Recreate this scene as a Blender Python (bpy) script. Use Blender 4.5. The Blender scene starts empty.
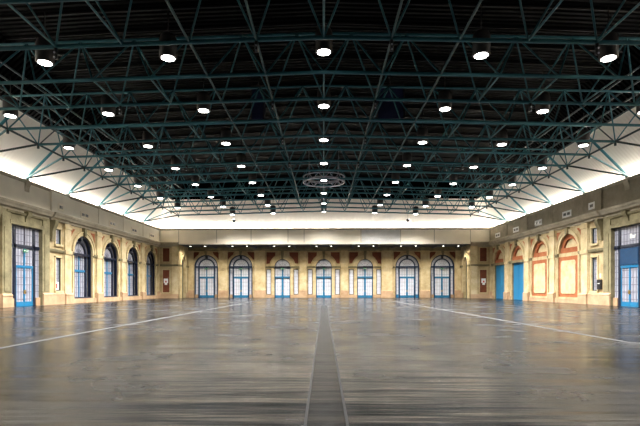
import bpy, bmesh, math, random
from mathutils import Vector, Matrix
random.seed(7)
PI = math.pi
SC = bpy.context.scene
COL = SC.collection

# ------------------------------------------------------------------ materials
def nt(name):
    m = bpy.data.materials.new(name); m.use_nodes = True
    t = m.node_tree
    return m, t, t.nodes['Principled BSDF']

def plain(name, col, rough=.5, metal=0., var=.12, scale=3., bump=0., bscale=20., spec=.5):
    m, t, b = nt(name)
    b.inputs['Roughness'].default_value = rough
    b.inputs['Metallic'].default_value = metal
    b.inputs['Specular IOR Level'].default_value = spec
    g = t.nodes.new('ShaderNodeNewGeometry')
    n = t.nodes.new('ShaderNodeTexNoise'); n.inputs['Scale'].default_value = scale; n.inputs['Detail'].default_value = 4
    t.links.new(g.outputs['Position'], n.inputs['Vector'])
    r = t.nodes.new('ShaderNodeValToRGB')
    r.color_ramp.elements[0].position = .3; r.color_ramp.elements[1].position = .7
    r.color_ramp.elements[0].color = tuple(c * (1 - var) for c in col) + (1,)
    r.color_ramp.elements[1].color = tuple(min(1, c * (1 + var)) for c in col) + (1,)
    t.links.new(n.outputs['Fac'], r.inputs['Fac'])
    t.links.new(r.outputs['Color'], b.inputs['Base Color'])
    if bump:
        n2 = t.nodes.new('ShaderNodeTexNoise'); n2.inputs['Scale'].default_value = bscale
        t.links.new(g.outputs['Position'], n2.inputs['Vector'])
        bp = t.nodes.new('ShaderNodeBump'); bp.inputs['Strength'].default_value = bump; bp.inputs['Distance'].default_value = .02
        t.links.new(n2.outputs['Fac'], bp.inputs['Height']); t.links.new(bp.outputs['Normal'], b.inputs['Normal'])
    return m

def stone(name, c1, c2, c3):
    """mottled stone: two tones plus weathering stains of their own shape"""
    m, t, b = nt(name)
    b.inputs['Roughness'].default_value = .8
    b.inputs['Specular IOR Level'].default_value = .25
    g = t.nodes.new('ShaderNodeNewGeometry')
    n = t.nodes.new('ShaderNodeTexNoise'); n.inputs['Scale'].default_value = .9; n.inputs['Detail'].default_value = 8; n.inputs['Roughness'].default_value = .65
    t.links.new(g.outputs['Position'], n.inputs['Vector'])
    r = t.nodes.new('ShaderNodeValToRGB')
    e = r.color_ramp.elements
    e[0].position = .32; e[0].color = c3 + (1,)
    e[1].position = .68; e[1].color = c2 + (1,)
    k = e.new(.5); k.color = c1 + (1,)
    t.links.new(n.outputs['Fac'], r.inputs['Fac'])
    # fine grain
    n2 = t.nodes.new('ShaderNodeTexNoise'); n2.inputs['Scale'].default_value = 7; n2.inputs['Detail'].default_value = 6
    t.links.new(g.outputs['Position'], n2.inputs['Vector'])
    mx = t.nodes.new('ShaderNodeMix'); mx.data_type = 'RGBA'; mx.blend_type = 'MULTIPLY'; mx.inputs[0].default_value = .35
    t.links.new(r.outputs['Color'], mx.inputs[6]); t.links.new(n2.outputs['Color'], mx.inputs[7])
    hs = t.nodes.new('ShaderNodeRGBToBW'); t.links.new(n2.outputs['Color'], hs.inputs[0])
    t.links.new(hs.outputs[0], mx.inputs[7])
    t.links.new(mx.outputs[2], b.inputs['Base Color'])
    bp = t.nodes.new('ShaderNodeBump'); bp.inputs['Strength'].default_value = .25; bp.inputs['Distance'].default_value = .04
    t.links.new(n2.outputs['Fac'], bp.inputs['Height']); t.links.new(bp.outputs['Normal'], b.inputs['Normal'])
    return m

M = {}
M['stone'] = stone('cream_stone', (.57, .44, .235), (.69, .55, .32), (.42, .30, .14))
M['stone_pale'] = stone('pale_stone', (.68, .54, .30), (.78, .65, .40), (.54, .40, .20))
M['stone_old'] = stone('weathered_stone', (.27, .23, .125), (.36, .31, .17), (.16, .135, .07))
M['plinth'] = stone('pink_plinth_stone', (.54, .355, .205), (.62, .43, .26), (.42, .26, .14))
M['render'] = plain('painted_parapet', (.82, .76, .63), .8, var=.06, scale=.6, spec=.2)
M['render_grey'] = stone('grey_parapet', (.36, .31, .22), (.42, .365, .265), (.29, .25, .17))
M['cornice'] = stone('cornice_stone', (.50, .44, .32), (.58, .51, .38), (.40, .35, .25))
M['fascia'] = plain('fascia_board', (.86, .78, .62), .7, var=.05, scale=.5, spec=.2)
M['palepanel'] = stone('pale_fascia_panel', (.80, .78, .72), (.86, .84, .80), (.72, .70, .64))
M['terracotta'] = stone('terracotta', (.40, .125, .045), (.48, .17, .065), (.30, .085, .03))
M['terradark'] = stone('dark_terracotta', (.20, .058, .026), (.25, .075, .032), (.15, .042, .02))
M['navy'] = plain('navy_paint', (.003, .007, .022), .35)
M['navyblue'] = plain('navy_blue_paint', (.004, .026, .075), .35)
M['teal'] = plain('teal_blue_paint', (.010, .15, .30), .35)
M['bluedoor'] = plain('blue_door_paint', (.012, .18, .36), .45, var=.05, scale=1.)
M['deepblue'] = plain('deep_blue_panel', (.003, .038, .10), .4)
M['pane'] = plain('curtained_glass', (.33, .335, .385), .3, var=.16, scale=1.7)
M['pane_far'] = plain('frosted_glass', (.70, .71, .76), .25, var=.08, scale=1.5)
M['bars'] = plain('glazing_bar_lead', (.16, .15, .18), .5)
M['barsfar'] = plain('glazing_bar_grey', (.30, .29, .34), .5)
M['steel'] = plain('teal_steel_paint', (.03, .155, .19), .38, var=.15, scale=1.5)
M['steel_dark'] = plain('dark_teal_steel_paint', (.008, .03, .034), .45, var=.15, scale=1.5)
M['steel_mid'] = plain('grey_teal_steel_paint', (.02, .075, .085), .45, var=.15, scale=1.5)
M['black'] = plain('black_metal', (.012, .012, .013), .4)
M['housing'] = plain('lamp_housing', (.035, .03, .03), .45)
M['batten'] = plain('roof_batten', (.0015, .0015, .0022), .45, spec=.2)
M['white'] = plain('white_plastic', (.82, .82, .80), .4, var=.03)
M['green'] = plain('green_sign', (.0, .22, .08), .4, var=.05)
M['red'] = plain('red_sign', (.55, .03, .03), .4, var=.05)
M['brass'] = plain('brass', (.55, .36, .10), .3, metal=.9)
M['chrome'] = plain('aluminium_tube', (.62, .62, .70), .3, metal=.6)
M['soffit'] = plain('soffit_grey', (.035, .036, .04), .6)
M['beam'] = plain('soffit_beam', (.07, .07, .075), .6)
M['blue_box'] = plain('dark_blue_fabric', (.004, .010, .06), .7)
M['olive'] = plain('olive_door_paint', (.12, .11, .05), .5)
M['line'] = plain('worn_line_paint', (.032, .032, .036), .45, var=.3, scale=2.)

def emis(name, col, s):
    m, t, b = nt(name)
    b.inputs['Base Color'].default_value = (.6, .6, .58, 1)
    b.inputs['Emission Color'].default_value = col + (1,)
    b.inputs['Emission Strength'].default_value = s
    return m
M['lens'] = emis('lamp_lens', (1., .97, .92), 14.)
M['downlens'] = emis('downlight_lens', (1., .97, .9), 9.)
M['signwhite'] = emis('lit_sign_letter', (1., .98, .85), .35)

def cove_mat():
    m, t, b = nt('white_cove_lining')
    b.inputs['Roughness'].default_value = .7
    b.inputs['Base Color'].default_value = (.86, .81, .73, 1)
    g = t.nodes.new('ShaderNodeNewGeometry')
    s = t.nodes.new('ShaderNodeSeparateXYZ'); t.links.new(g.outputs['Position'], s.inputs[0])
    outs = []
    for ax in ('X', 'Y'):
        mu = t.nodes.new('ShaderNodeMath'); mu.operation = 'MULTIPLY'; mu.inputs[1].default_value = 2 * PI / .42
        t.links.new(s.outputs[ax], mu.inputs[0])
        si = t.nodes.new('ShaderNodeMath'); si.operation = 'SINE'; t.links.new(mu.outputs[0], si.inputs[0]); outs.append(si)
    # ribs run up the slope: along Y on the sides (normal mostly X), along X on the end
    sn = t.nodes.new('ShaderNodeSeparateXYZ'); t.links.new(g.outputs['True Normal'], sn.inputs[0])
    ab = t.nodes.new('ShaderNodeMath'); ab.operation = 'ABSOLUTE'; t.links.new(sn.outputs['X'], ab.inputs[0])
    gt = t.nodes.new('ShaderNodeMath'); gt.operation = 'GREATER_THAN'; gt.inputs[1].default_value = .3; t.links.new(ab.outputs[0], gt.inputs[0])
    mx = t.nodes.new('ShaderNodeMix'); t.links.new(gt.outputs[0], mx.inputs[0]); t.links.new(outs[0].outputs[0], mx.inputs[2]); t.links.new(outs[1].outputs[0], mx.inputs[3])
    bp = t.nodes.new('ShaderNodeBump'); bp.inputs['Strength'].default_value = .5; bp.inputs['Distance'].default_value = .03
    t.links.new(mx.outputs[0], bp.inputs['Height']); t.links.new(bp.outputs['Normal'], b.inputs['Normal'])
    return m
M['cove'] = cove_mat()

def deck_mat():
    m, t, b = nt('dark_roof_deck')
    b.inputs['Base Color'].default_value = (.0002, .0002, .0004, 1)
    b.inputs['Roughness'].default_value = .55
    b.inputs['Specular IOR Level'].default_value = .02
    g = t.nodes.new('ShaderNodeNewGeometry')
    s = t.nodes.new('ShaderNodeSeparateXYZ'); t.links.new(g.outputs['Position'], s.inputs[0])
    mu = t.nodes.new('ShaderNodeMath'); mu.operation = 'MULTIPLY'; mu.inputs[1].default_value = 2 * PI / .45
    t.links.new(s.outputs['Y'], mu.inputs[0])
    si = t.nodes.new('ShaderNodeMath'); si.operation = 'SINE'; t.links.new(mu.outputs[0], si.inputs[0])
    bp = t.nodes.new('ShaderNodeBump'); bp.inputs['Strength'].default_value = 1.; bp.inputs['Distance'].default_value = .09
    t.links.new(si.outputs[0], bp.inputs['Height']); t.links.new(bp.outputs['Normal'], b.inputs['Normal'])
    return m
M['deck'] = deck_mat()

def floor_mat():
    m, t, b = nt('polished_grey_floor')
    g = t.nodes.new('ShaderNodeNewGeometry')
    n = t.nodes.new('ShaderNodeTexNoise'); n.inputs['Scale'].default_value = .35; n.inputs['Detail'].default_value = 7; n.inputs['Roughness'].default_value = .6
    t.links.new(g.outputs['Position'], n.inputs['Vector'])
    r = t.nodes.new('ShaderNodeValToRGB')
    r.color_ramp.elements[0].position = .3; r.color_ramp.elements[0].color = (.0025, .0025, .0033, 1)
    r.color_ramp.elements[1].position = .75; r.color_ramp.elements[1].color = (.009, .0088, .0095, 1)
    t.links.new(n.outputs['Fac'], r.inputs['Fac'])
    # swirled wear marks
    mp = t.nodes.new('ShaderNodeMapping'); mp.inputs['Scale'].default_value = (.5, 1.6, 1)
    t.links.new(g.outputs['Position'], mp.inputs['Vector'])
    n3 = t.nodes.new('ShaderNodeTexNoise'); n3.inputs['Scale'].default_value = .9; n3.inputs['Detail'].default_value = 6; n3.inputs['Distortion'].default_value = 2.2
    t.links.new(mp.outputs[0], n3.inputs['Vector'])
    r3 = t.nodes.new('ShaderNodeValToRGB')
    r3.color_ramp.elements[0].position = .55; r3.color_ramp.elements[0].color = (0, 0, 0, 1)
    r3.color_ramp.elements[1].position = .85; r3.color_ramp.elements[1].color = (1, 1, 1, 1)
    t.links.new(n3.outputs['Fac'], r3.inputs['Fac'])
    mx = t.nodes.new('ShaderNodeMix'); mx.data_type = 'RGBA'
    mx.inputs[7].default_value = (.035, .035, .038, 1)
    t.links.new(r3.outputs['Color'], mx.inputs[0]); t.links.new(r.outputs['Color'], mx.inputs[6])
    t.links.new(mx.outputs[2], b.inputs['Base Color'])
    # roughness
    rr = t.nodes.new('ShaderNodeMapRange'); rr.inputs[1].default_value = .3; rr.inputs[2].default_value = .72; rr.inputs[3].default_value = .13; rr.inputs[4].default_value = .34
    t.links.new(n.outputs['Fac'], rr.inputs[0]); t.links.new(rr.outputs[0], b.inputs['Roughness'])
    b.inputs['Specular IOR Level'].default_value = .14
    b.inputs['Specular Tint'].default_value = (.88, .92, 1, 1)
    # waviness of the poured floor, longer across the hall than along it
    mp2 = t.nodes.new('ShaderNodeMapping'); mp2.inputs['Scale'].default_value = (.16, 1.3, 1)
    t.links.new(g.outputs['Position'], mp2.inputs['Vector'])
    n2 = t.nodes.new('ShaderNodeTexNoise'); n2.inputs['Scale'].default_value = 1.2; n2.inputs['Detail'].default_value = 3
    t.links.new(mp2.outputs[0], n2.inputs['Vector'])
    bp = t.nodes.new('ShaderNodeBump'); bp.inputs['Strength'].default_value = .65; bp.inputs['Distance'].default_value = .05
    t.links.new(n2.outputs['Fac'], bp.inputs['Height']); t.links.new(bp.outputs['Normal'], b.inputs['Normal'])
    return m
M['floor'] = floor_mat()

def plate_mat():
    m, t, b = nt('ribbed_cover_plate')
    g = t.nodes.new('ShaderNodeNewGeometry')
    n = t.nodes.new('ShaderNodeTexNoise'); n.inputs['Scale'].default_value = 1.3; n.inputs['Detail'].default_value = 6
    t.links.new(g.outputs['Position'], n.inputs['Vector'])
    r = t.nodes.new('ShaderNodeValToRGB')
    r.color_ramp.elements[0].position = .35; r.color_ramp.elements[0].color = (.003, .0032, .004, 1)
    r.color_ramp.elements[1].position = .7; r.color_ramp.elements[1].color = (.018, .018, .018, 1)
    t.links.new(n.outputs['Fac'], r.inputs['Fac']); t.links.new(r.outputs['Color'], b.inputs['Base Color'])
    b.inputs['Roughness'].default_value = .27
    b.inputs['Specular IOR Level'].default_value = .035
    mp2 = t.nodes.new('ShaderNodeMapping'); mp2.inputs['Scale'].default_value = (.16, 1.3, 1)
    t.links.new(g.outputs['Position'], mp2.inputs['Vector'])
    w = t.nodes.new('ShaderNodeTexNoise'); w.inputs['Scale'].default_value = 1.2; w.inputs['Detail'].default_value = 3
    t.links.new(mp2.outputs[0], w.inputs['Vector'])
    bp = t.nodes.new('ShaderNodeBump'); bp.inputs['Strength'].default_value = .65; bp.inputs['Distance'].default_value = .05
    t.links.new(w.outputs['Fac'], bp.inputs['Height']); t.links.new(bp.outputs['Normal'], b.inputs['Normal'])
    return m
M['plate'] = plate_mat()

# ------------------------------------------------------------------ object helpers
def tag(o, label=None, cat=None, group=None, kind=None):
    if label: o['label'] = label
    if cat: o['category'] = cat
    if group: o['group'] = group
    if kind: o['kind'] = kind
    return o

def empty(name, loc=(0, 0, 0), rz=0.):
    o = bpy.data.objects.new(name, None); COL.objects.link(o)
    o.location = loc; o.rotation_euler = (0, 0, rz); o.empty_display_size = .3
    return o

class MB:
    def __init__(s, mp=None):
        s.b = bmesh.new(); s.mp = mp or (lambda u, z, d: (u, -d, z))
    def face(s, pts):
        vs = [s.b.verts.new(s.mp(*p)) for p in pts]
        try: s.b.faces.new(vs)
        except ValueError: pass
    def box(s, u0, u1, z0, z1, d0, d1):
        P = [s.b.verts.new(s.mp(u, z, d)) for u in (u0, u1) for z in (z0, z1) for d in (d0, d1)]
        for q in ((0, 1, 3, 2), (4, 6, 7, 5), (0, 4, 5, 1), (2, 3, 7, 6), (0, 2, 6, 4), (1, 5, 7, 3)):
            s.b.faces.new([P[i] for i in q])
        return s
    def prism(s, poly, d0, d1):
        a = [s.b.verts.new(s.mp(u, z, d0)) for u, z in poly]
        c = [s.b.verts.new(s.mp(u, z, d1)) for u, z in poly]
        n = len(poly)
        s.b.faces.new(a[::-1]); s.b.faces.new(c)
        for i in range(n): s.b.faces.new([a[i], a[(i + 1) % n], c[(i + 1) % n], c[i]])
        return s
    def profile(s, prof, u0, u1):
        """closed (z, d) section swept along u"""
        a = [s.b.verts.new(s.mp(u0, z, d)) for z, d in prof]
        c = [s.b.verts.new(s.mp(u1, z, d)) for z, d in prof]
        n = len(prof)
        s.b.faces.new(a[::-1]); s.b.faces.new(c)
        for i in range(n): s.b.faces.new([a[i], a[(i + 1) % n], c[(i + 1) % n], c[i]])
        return s
    def band(s, uc, zs, r0, r1, d0, d1, zb=None, seg=20):
        """half-ring with optional jambs down to zb"""
        pr = []
        if zb is not None: pr.append(((uc - r0, zb), (uc - r1, zb)))
        for i in range(seg + 1):
            a = PI - PI * i / seg
            pr.append(((uc + r0 * math.cos(a), zs + r0 * math.sin(a)), (uc + r1 * math.cos(a), zs + r1 * math.sin(a))))
        if zb is not None: pr.append(((uc + r0, zb), (uc + r1, zb)))
        V = [[s.b.verts.new(s.mp(p[0], p[1], d)) for d in (d0, d1) for p in q] for q in pr]
        for A, B in zip(V, V[1:]):
            for i, j in ((0, 1), (1, 3), (3, 2), (2, 0)):
                s.b.faces.new([A[i], A[j], B[j], B[i]])
        s.b.faces.new([V[0][i] for i in (0, 1, 3, 2)]); s.b.faces.new([V[-1][i] for i in (0, 2, 3, 1)])
        return s
    def archslab(s, uc, zs, r, zb, d0, d1, seg=20):
        poly = [(uc - r, zb)] + [(uc + r * math.cos(PI - PI * i / seg), zs + r * math.sin(PI - PI * i / seg)) for i in range(seg + 1)] + [(uc + r, zb)]
        return s.prism(poly, d0, d1)
    def panel(s, u0, u1, z0, z1, d, holes, back):
        """flat wall with openings: holes = (uc, half, zb, zs, arched)"""
        x = u0
        for uc, r, zb, zs, arch in sorted(holes):
            s.face([(x, z0, d), (uc - r, z0, d), (uc - r, z1, d), (x, z1, d)])
            out = [(uc - r, zb)]
            if arch: out += [(uc + r * math.cos(PI - PI * i / 20), zs + r * math.sin(PI - PI * i / 20)) for i in range(21)]
            else: out += [(uc - r, zs), (uc + r, zs)]
            out += [(uc + r, zb)]
            for a, b in zip(out[1:-1], out[2:-1]):
                if abs(a[0] - b[0]) > 1e-6: s.face([(a[0], a[1], d), (b[0], b[1], d), (b[0], z1, d), (a[0], z1, d)])
            if zb > z0 + .01:
                s.face([(uc - r, z0, d), (uc + r, z0, d), (uc + r, zb, d), (uc - r, zb, d)])
                s.face([(uc - r, zb, d), (uc + r, zb, d), (uc + r, zb, back), (uc - r, zb, back)])
            for a, b in zip(out, out[1:]):
                s.face([(a[0], a[1], d), (b[0], b[1], d), (b[0], b[1], back), (a[0], a[1], back)])
            x = uc + r
        s.face([(x, z0, d), (u1, z0, d), (u1, z1, d), (x, z1, d)])
        return s
    def tube(s, p, q, r, seg=8):
        p = Vector(p); q = Vector(q); ax = (q - p).normalized()
        k = Vector((0, 0, 1)) if abs(ax.z) < .9 else Vector((1, 0, 0))
        e1 = ax.cross(k).normalized(); e2 = ax.cross(e1)
        A, B = [], []
        for i in range(seg):
            o = (e1 * math.cos(2 * PI * i / seg) + e2 * math.sin(2 * PI * i / seg)) * r
            A.append(s.b.verts.new(p + o)); B.append(s.b.verts.new(q + o))
        for i in range(seg):
            j = (i + 1) % seg; f = s.b.faces.new([A[i], A[j], B[j], B[i]]); f.smooth = True
        s.b.faces.new(A[::-1]); s.b.faces.new(B)
        return s
    def lathe(s, prof, c=(0, 0, 0), seg=20):
        rings = []
        for r, z in prof:
            rings.append([s.b.verts.new((c[0] + r * math.cos(2 * PI * i / seg), c[1] + r * math.sin(2 * PI * i / seg), c[2] + z)) for i in range(seg)])
        for A, B in zip(rings, rings[1:]):
            for i in range(seg):
                f = s.b.faces.new([A[i], A[(i + 1) % seg], B[(i + 1) % seg], B[i]]); f.smooth = True
        s.b.faces.new(rings[0][::-1]); s.b.faces.new(rings[-1])
        return s
    def torus(s, c, R, r, n=40, k=6):
        V = []
        for i in range(n):
            a = 2 * PI * i / n
            V.append([s.b.verts.new((c[0] + (R + r * math.cos(2 * PI * j / k)) * math.cos(a), c[1] + (R + r * math.cos(2 * PI * j / k)) * math.sin(a), c[2] + r * math.sin(2 * PI * j / k))) for j in range(k)])
        for i in range(n):
            for j in range(k):
                f = s.b.faces.new([V[i][j], V[(i + 1) % n][j], V[(i + 1) % n][(j + 1) % k], V[i][(j + 1) % k]]); f.smooth = True
        return s
    def build(s, name, mat, parent=None, center=False, local=True):
        """link as ONE mesh; local=False: coordinates are world and the parent sits un-rotated at its location"""
        bmesh.ops.recalc_face_normals(s.b, faces=s.b.faces[:])
        off = Vector((0, 0, 0))
        if parent is not None and not local:
            off = wloc(parent)
        elif center:
            vs = [v.co for v in s.b.verts]
            off = Vector(((min(v.x for v in vs) + max(v.x for v in vs)) / 2, (min(v.y for v in vs) + max(v.y for v in vs)) / 2, min(v.z for v in vs)))
        if off.length: bmesh.ops.translate(s.b, vec=-off, verts=s.b.verts[:])
        me = bpy.data.meshes.new(name); s.b.to_mesh(me); s.b.free(); me.materials.append(mat)
        o = bpy.data.objects.new(name, me); COL.objects.link(o)
        if parent is not None: o.parent = parent
        elif center: o.location = off
        return o

def wloc(o):
    v = Vector(o.location)
    while o.parent: o = o.parent; v += Vector(o.location)
    return v

def kids(o): return [c for c in bpy.data.objects if c.parent == o]
def copy_tree(o, parent=None, table=None):
    if table is None:
        table = {}
        for c in bpy.data.objects:
            if c.parent: table.setdefault(c.parent, []).append(c)
    c = o.copy(); COL.objects.link(c)
    if parent: c.parent = parent
    for ch in table.get(o, []): copy_tree(ch, c, table)
    return c

# unit tube shared by the many roof members
_u = MB(); _u.tube((0, 0, 0), (0, 0, 1), 1., 8)
bmesh.ops.recalc_face_normals(_u.b, faces=_u.b.faces[:])
UT = {}
for k_ in ('steel', 'steel_mid', 'steel_dark', 'chrome'):
    me_ = bpy.data.meshes.new('steel_tube_mesh'); _u.b.to_mesh(me_); me_.materials.append(M[k_]); UT[k_] = me_
_u.b.free()
def member(name, p, q, r, parent, mat='steel'):
    """a straight tube between two points given in the parent's frame"""
    p = Vector(p); q = Vector(q); d = q - p
    o = bpy.data.objects.new(name, UT[mat]); COL.objects.link(o); o.parent = parent
    o.location = p; o.rotation_mode = 'QUATERNION'
    o.rotation_quaternion = Vector((0, 0, 1)).rotation_difference(d.normalized())
    o.scale = (r, r, d.length)
    return o

# ------------------------------------------------------------------ dimensions
W = 27.82          # half width of the hall
YE = 79.2          # plane of the end blocks and fascia
YB = 85.2          # rear wall of the end recess
XR = 24.4          # side of the end recess
ZC0, ZC1, ZP = 8.95, 9.4, 11.72      # cornice, parapet
BAY = 7.2
DX = 3.174
def zb(x): return 13.43 - .0264 * abs(x)     # bottom chord level
def zt(x): return 16.5 - .0264 * abs(x)      # top chord level
mpL = lambda u, z, d: (-W + d, u, z)
mpR = lambda u, z, d: (W - d, u, z)
mpB = lambda u, z, d: (u, YB - d, z)
mpF = lambda u, z, d: (u, YE - d, z)

# ------------------------------------------------------------------ floor
f = MB(); f.box(-W - 1, W + 1, -.3, 0, -YB - 2, 4)     # local frame: d -> -y
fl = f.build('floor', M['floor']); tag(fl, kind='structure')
def fline(x0, y0, x1, y1, w=.16):
    d = Vector((x1 - x0, y1 - y0, 0)).normalized(); n = Vector((-d.y, d.x, 0)) * w / 2
    m = MB(lambda u, z, dd: (u, dd, z))
    m.prism([(0, 0)] * 0 or [(x0 + n.x, 0), (x1 + n.x, 0), (x1 - n.x, .0), (x0 - n.x, 0)], 0, .001) if False else None
    vs = [(x0 + n.x, y0 + n.y), (x1 + n.x, y1 + n.y), (x1 - n.x, y1 - n.y), (x0 - n.x, y0 - n.y)]
    a = [m.b.verts.new((x, y, .001)) for x, y in vs]; c = [m.b.verts.new((x, y, .004)) for x, y in vs]
    m.b.faces.new(a[::-1]); m.b.faces.new(c)
    for i in range(4): m.b.faces.new([a[i], a[(i + 1) % 4], c[(i + 1) % 4], c[i]])
    o = m.build('painted_line', M['line'], fl)
    return o
fline(-8.9, 10.6, -9.0, 79, .2); fline(9.3, 10.6, 8.9, 79, .2)
fline(-18.2, 20, -18.2, 78, .12); fline(18.2, 20, 18.2, 78, .12)
# service trench along the middle of the floor
tr = empty('floor_trench_cover', (.03, 2.0, 0))
tag(tr, 'strip of dark ribbed metal plates along the middle of the grey floor', 'floor plate')
y = 2.2
while y < 44:
    L = 1.25
    m = MB(lambda u, z, d: (u, d, z)); m.box(-.235, .235, .001, .006, y - 2 + .01, y - 2 + L - .01)
    m.build('cover_plate', M['plate'], tr); y += L
for sx in (-1, 1):
    m = MB(lambda u, z, d: (u, d, z)); m.box(sx * .255 - .018, sx * .255 + .018, .001, .007, .2, 42.2)
    m.build('edge_rail', M['batten'], tr)

# ------------------------------------------------------------------ windows and doors (built facing -Y, then turned)
def lattice(m, uc, w, z0, z1, nu, nz, d, t=.025, arch=None, skip=0):
    for i in range(1, nu):
        u = uc - w + 2 * w * i / nu
        top = z1
        if arch: top = arch[0] + math.sqrt(max(0, arch[1] ** 2 - (u - uc) ** 2))
        m.box(u - t, u + t, z0, top, d, d + .03)
    for i in range(1, nz):
        z = z0 + (z1 - z0) * i / nz
        m.box(uc - w, uc + w, z - t, z + t, d, d + .03)

def exit_sign(loc, rz, label):
    t = empty('exit_sign', loc, rz)
    tag(t, label, 'sign', 'green emergency exit signs')
    m = MB(); m.box(-.33, .33, -.13, .13, .0, .06); m.build('sign_box', M['green'], t)
    g = MB()
    g.box(-.22, -.06, -.025, .025, .06, .07); g.prism([(-.30, 0), (-.20, .08), (-.20, -.08)], .06, .07)     # arrow
    g.prism([(.06, -.10), (.10, -.10), (.14, -.01), (.10, .05), (.06, .0)], .06, .07); g.prism([(.10, .0), (.19, -.06), (.21, -.03), (.13, .05)], .06, .07)
    g.box(.09, .14, .06, .10, .06, .07); g.box(.23, .29, -.10, .10, .06, .07)
    g.build('pictogram', M['white'], t)
    return t

def arched_unit(name, loc, rz, zbase, door, label, pane, kick=False, bars='bars'):
    """wide arched unit: outer arch frame, glazed surround, set-back inner arch with two leaves"""
    t = empty(name, loc, rz); tag(t, label, 'door' if door else 'window', kind='structure')
    zs, R = 5.55, 2.14
    f1, f2 = M['navy'], M['navyblue'] if door else M['navy']
    m = MB(); m.band(0, zs, R - .2, R, -.42, -.12, zbase); m.box(-R, R, zbase, zbase + .16, -.42, -.1) if not door else None
    m.build('outer_frame', f1 if not door else M['navyblue'], t)
    m = MB(); m.archslab(0, zs, R - .1, zbase, -.62, -.54); m.build('glass_pane', pane, t)
    m = MB(); m.band(0, zs, 1.3, 1.52, -.60, -.36, zbase); m.build('inner_frame', f2, t)
    m = MB(); m.prism([(-.16, zs + 1.5), (-.24, zs + R), (.24, zs + R), (.16, zs + 1.5)], -.6, -.1); m.build('crown_block', M['navy'], t)
    m = MB(); m.box(-R + .1, R - .1, zs - .16, zs + .12, -.6, -.2); m.build('transom', f1 if not door else M['navyblue'], t)
    m = MB(); m.box(-1.35, 1.35, 3.55, 3.78, -.58, -.44); m.build('transom_rail', M['teal'], t)
    m = MB(); m.box(-.085, .085, zbase, zs, -.58, -.46); m.build('mullion', M['teal'], t)
    g = MB()
    lattice(g, 0, 1.3, zbase, zs, 6, 8, -.54, .022)
    for a in (45, 90, 135, 67, 113):
        c, s_ = math.cos(a * PI / 180), math.sin(a * PI / 180)
        g.tube((.25 * c, .53, zs + .25 * s_), (1.3 * c, .53, zs + 1.3 * s_), .025, 5)
    g.band(0, zs, .62, .66, -.54, -.51, seg=12)
    for a in range(15, 180, 15):
        c, s_ = math.cos(a * PI / 180), math.sin(a * PI / 180)
        g.tube((1.56 * c, .53, zs + 1.56 * s_), (1.94 * c, .53, zs + 1.94 * s_), .025, 5)
    for sx in (-1, 1):
        lattice(g, sx * 1.74, .2, zbase, zs, 1, 9, -.54, .022)
    g.build('glazing_bars', M[bars], t)
    if door:
        for sx in (-1, 1):
            l = MB()
            l.box(sx * .08, sx * .16, zbase, 3.55, -.55, -.44); l.box(sx * 1.24, sx * 1.32, zbase, 3.55, -.55, -.44)
            l.box(sx * .12, sx * 1.3, zbase, zbase + .42, -.55, -.44); l.box(sx * .12, sx * 1.3, 3.46, 3.55, -.55, -.44)
            lf = l.build('door_leaf', M['teal'], t)
            h = MB(); h.box(sx * .09, sx * .16, 1.0, 1.4, -.44, -.36); h.build('handle', M['brass'], lf)
            if kick:
                k = MB(); k.box(sx * 1.56, sx * 1.96, zbase, .55, -.54, -.3); k.build('kick_panel', M['teal'], t)
            else:
                k = MB(); k.box(sx * 1.56, sx * 2.0, zbase, .55, -.54, -.05); k.build('stall_riser', M['plinth'], t)
    return t

def small_door(loc, rz, label, pane):
    name = nextdoor()
    t = empty(name, loc, rz); tag(t, label, 'door', kind='structure')
    zs, R = 5.5, 1.42
    m = MB(); m.band(0, zs, R - .1, R, -.4, -.1, 0); m.build('door_frame', M['navyblue'], t)
    m = MB(); m.archslab(0, zs, R - .05, 0, -.5, -.42); m.build('glass_pane', pane, t)
    m = MB(); m.box(-R, R, zs - .16, zs + .14, -.45, -.12); m.build('transom', M['navy'], t)
    m = MB(); m.box(-R, R, 3.55, 3.80, -.45, -.15); m.build('transom_rail', M['teal'], t)
    m = MB(); m.box(-.11, .11, 0, zs, -.45, -.16); m.build('mullion', M['teal'], t)
    g = MB(); lattice(g, 0, 1.32, 0, zs, 6, 8, -.42, .022)
    for a in (45, 90, 135):
        c, s_ = math.cos(a * PI / 180), math.sin(a * PI / 180)
        g.tube((0, .41, zs), (1.34 * c, .41, zs + 1.34 * s_), .025, 5)
    g.band(0, zs, .62, .66, -.42, -.39, seg=12)
    g.build('glazing_bars', M['barsfar'], t)
    for sx in (-1, 1):
        l = MB()
        l.box(sx * .1, sx * .17, 0, 3.55, -.44, -.3); l.box(sx * 1.26, sx * 1.34, 0, 3.55, -.44, -.3)
        l.box(sx * .12, sx * 1.32, 0, .42, -.44, -.3)
        lf = l.build('door_leaf', M['teal'], t)
        h = MB(); h.box(sx * .11, sx * .17, 1.0, 1.4, -.3, -.23); h.build('handle', M['brass'], lf)
    return t

_nd = [0]; _nw = [0]
def nextdoor(): _nd[0] += 1; return 'door_%d' % _nd[0]
def nextwin(): _nw[0] += 1; return 'window_%d' % _nw[0]

def slim_window(loc, rz, w, z0, z1, label, pane, nz, frame='navy', bars='bars'):
    t = empty(nextwin(), loc, rz); tag(t, label, 'window', kind='structure')
    m = MB(); h = .09
    m.box(-w, w, z0, z0 + h, -.18, -.04); m.box(-w, w, z1 - h, z1, -.18, -.04); m.box(-w, -w + h, z0, z1, -.18, -.04); m.box(w - h, w, z0, z1, -.18, -.04)
    m.build('window_frame', M[frame], t)
    m = MB(); m.box(-w, w, z0, z1, -.2, -.13); m.build('glass_pane', pane, t)
    g = MB(); lattice(g, 0, w, z0, z1, 3 if w > .38 else 2, nz, -.13, .018); g.build('glazing_bars', M[bars], t)
    return t

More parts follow.
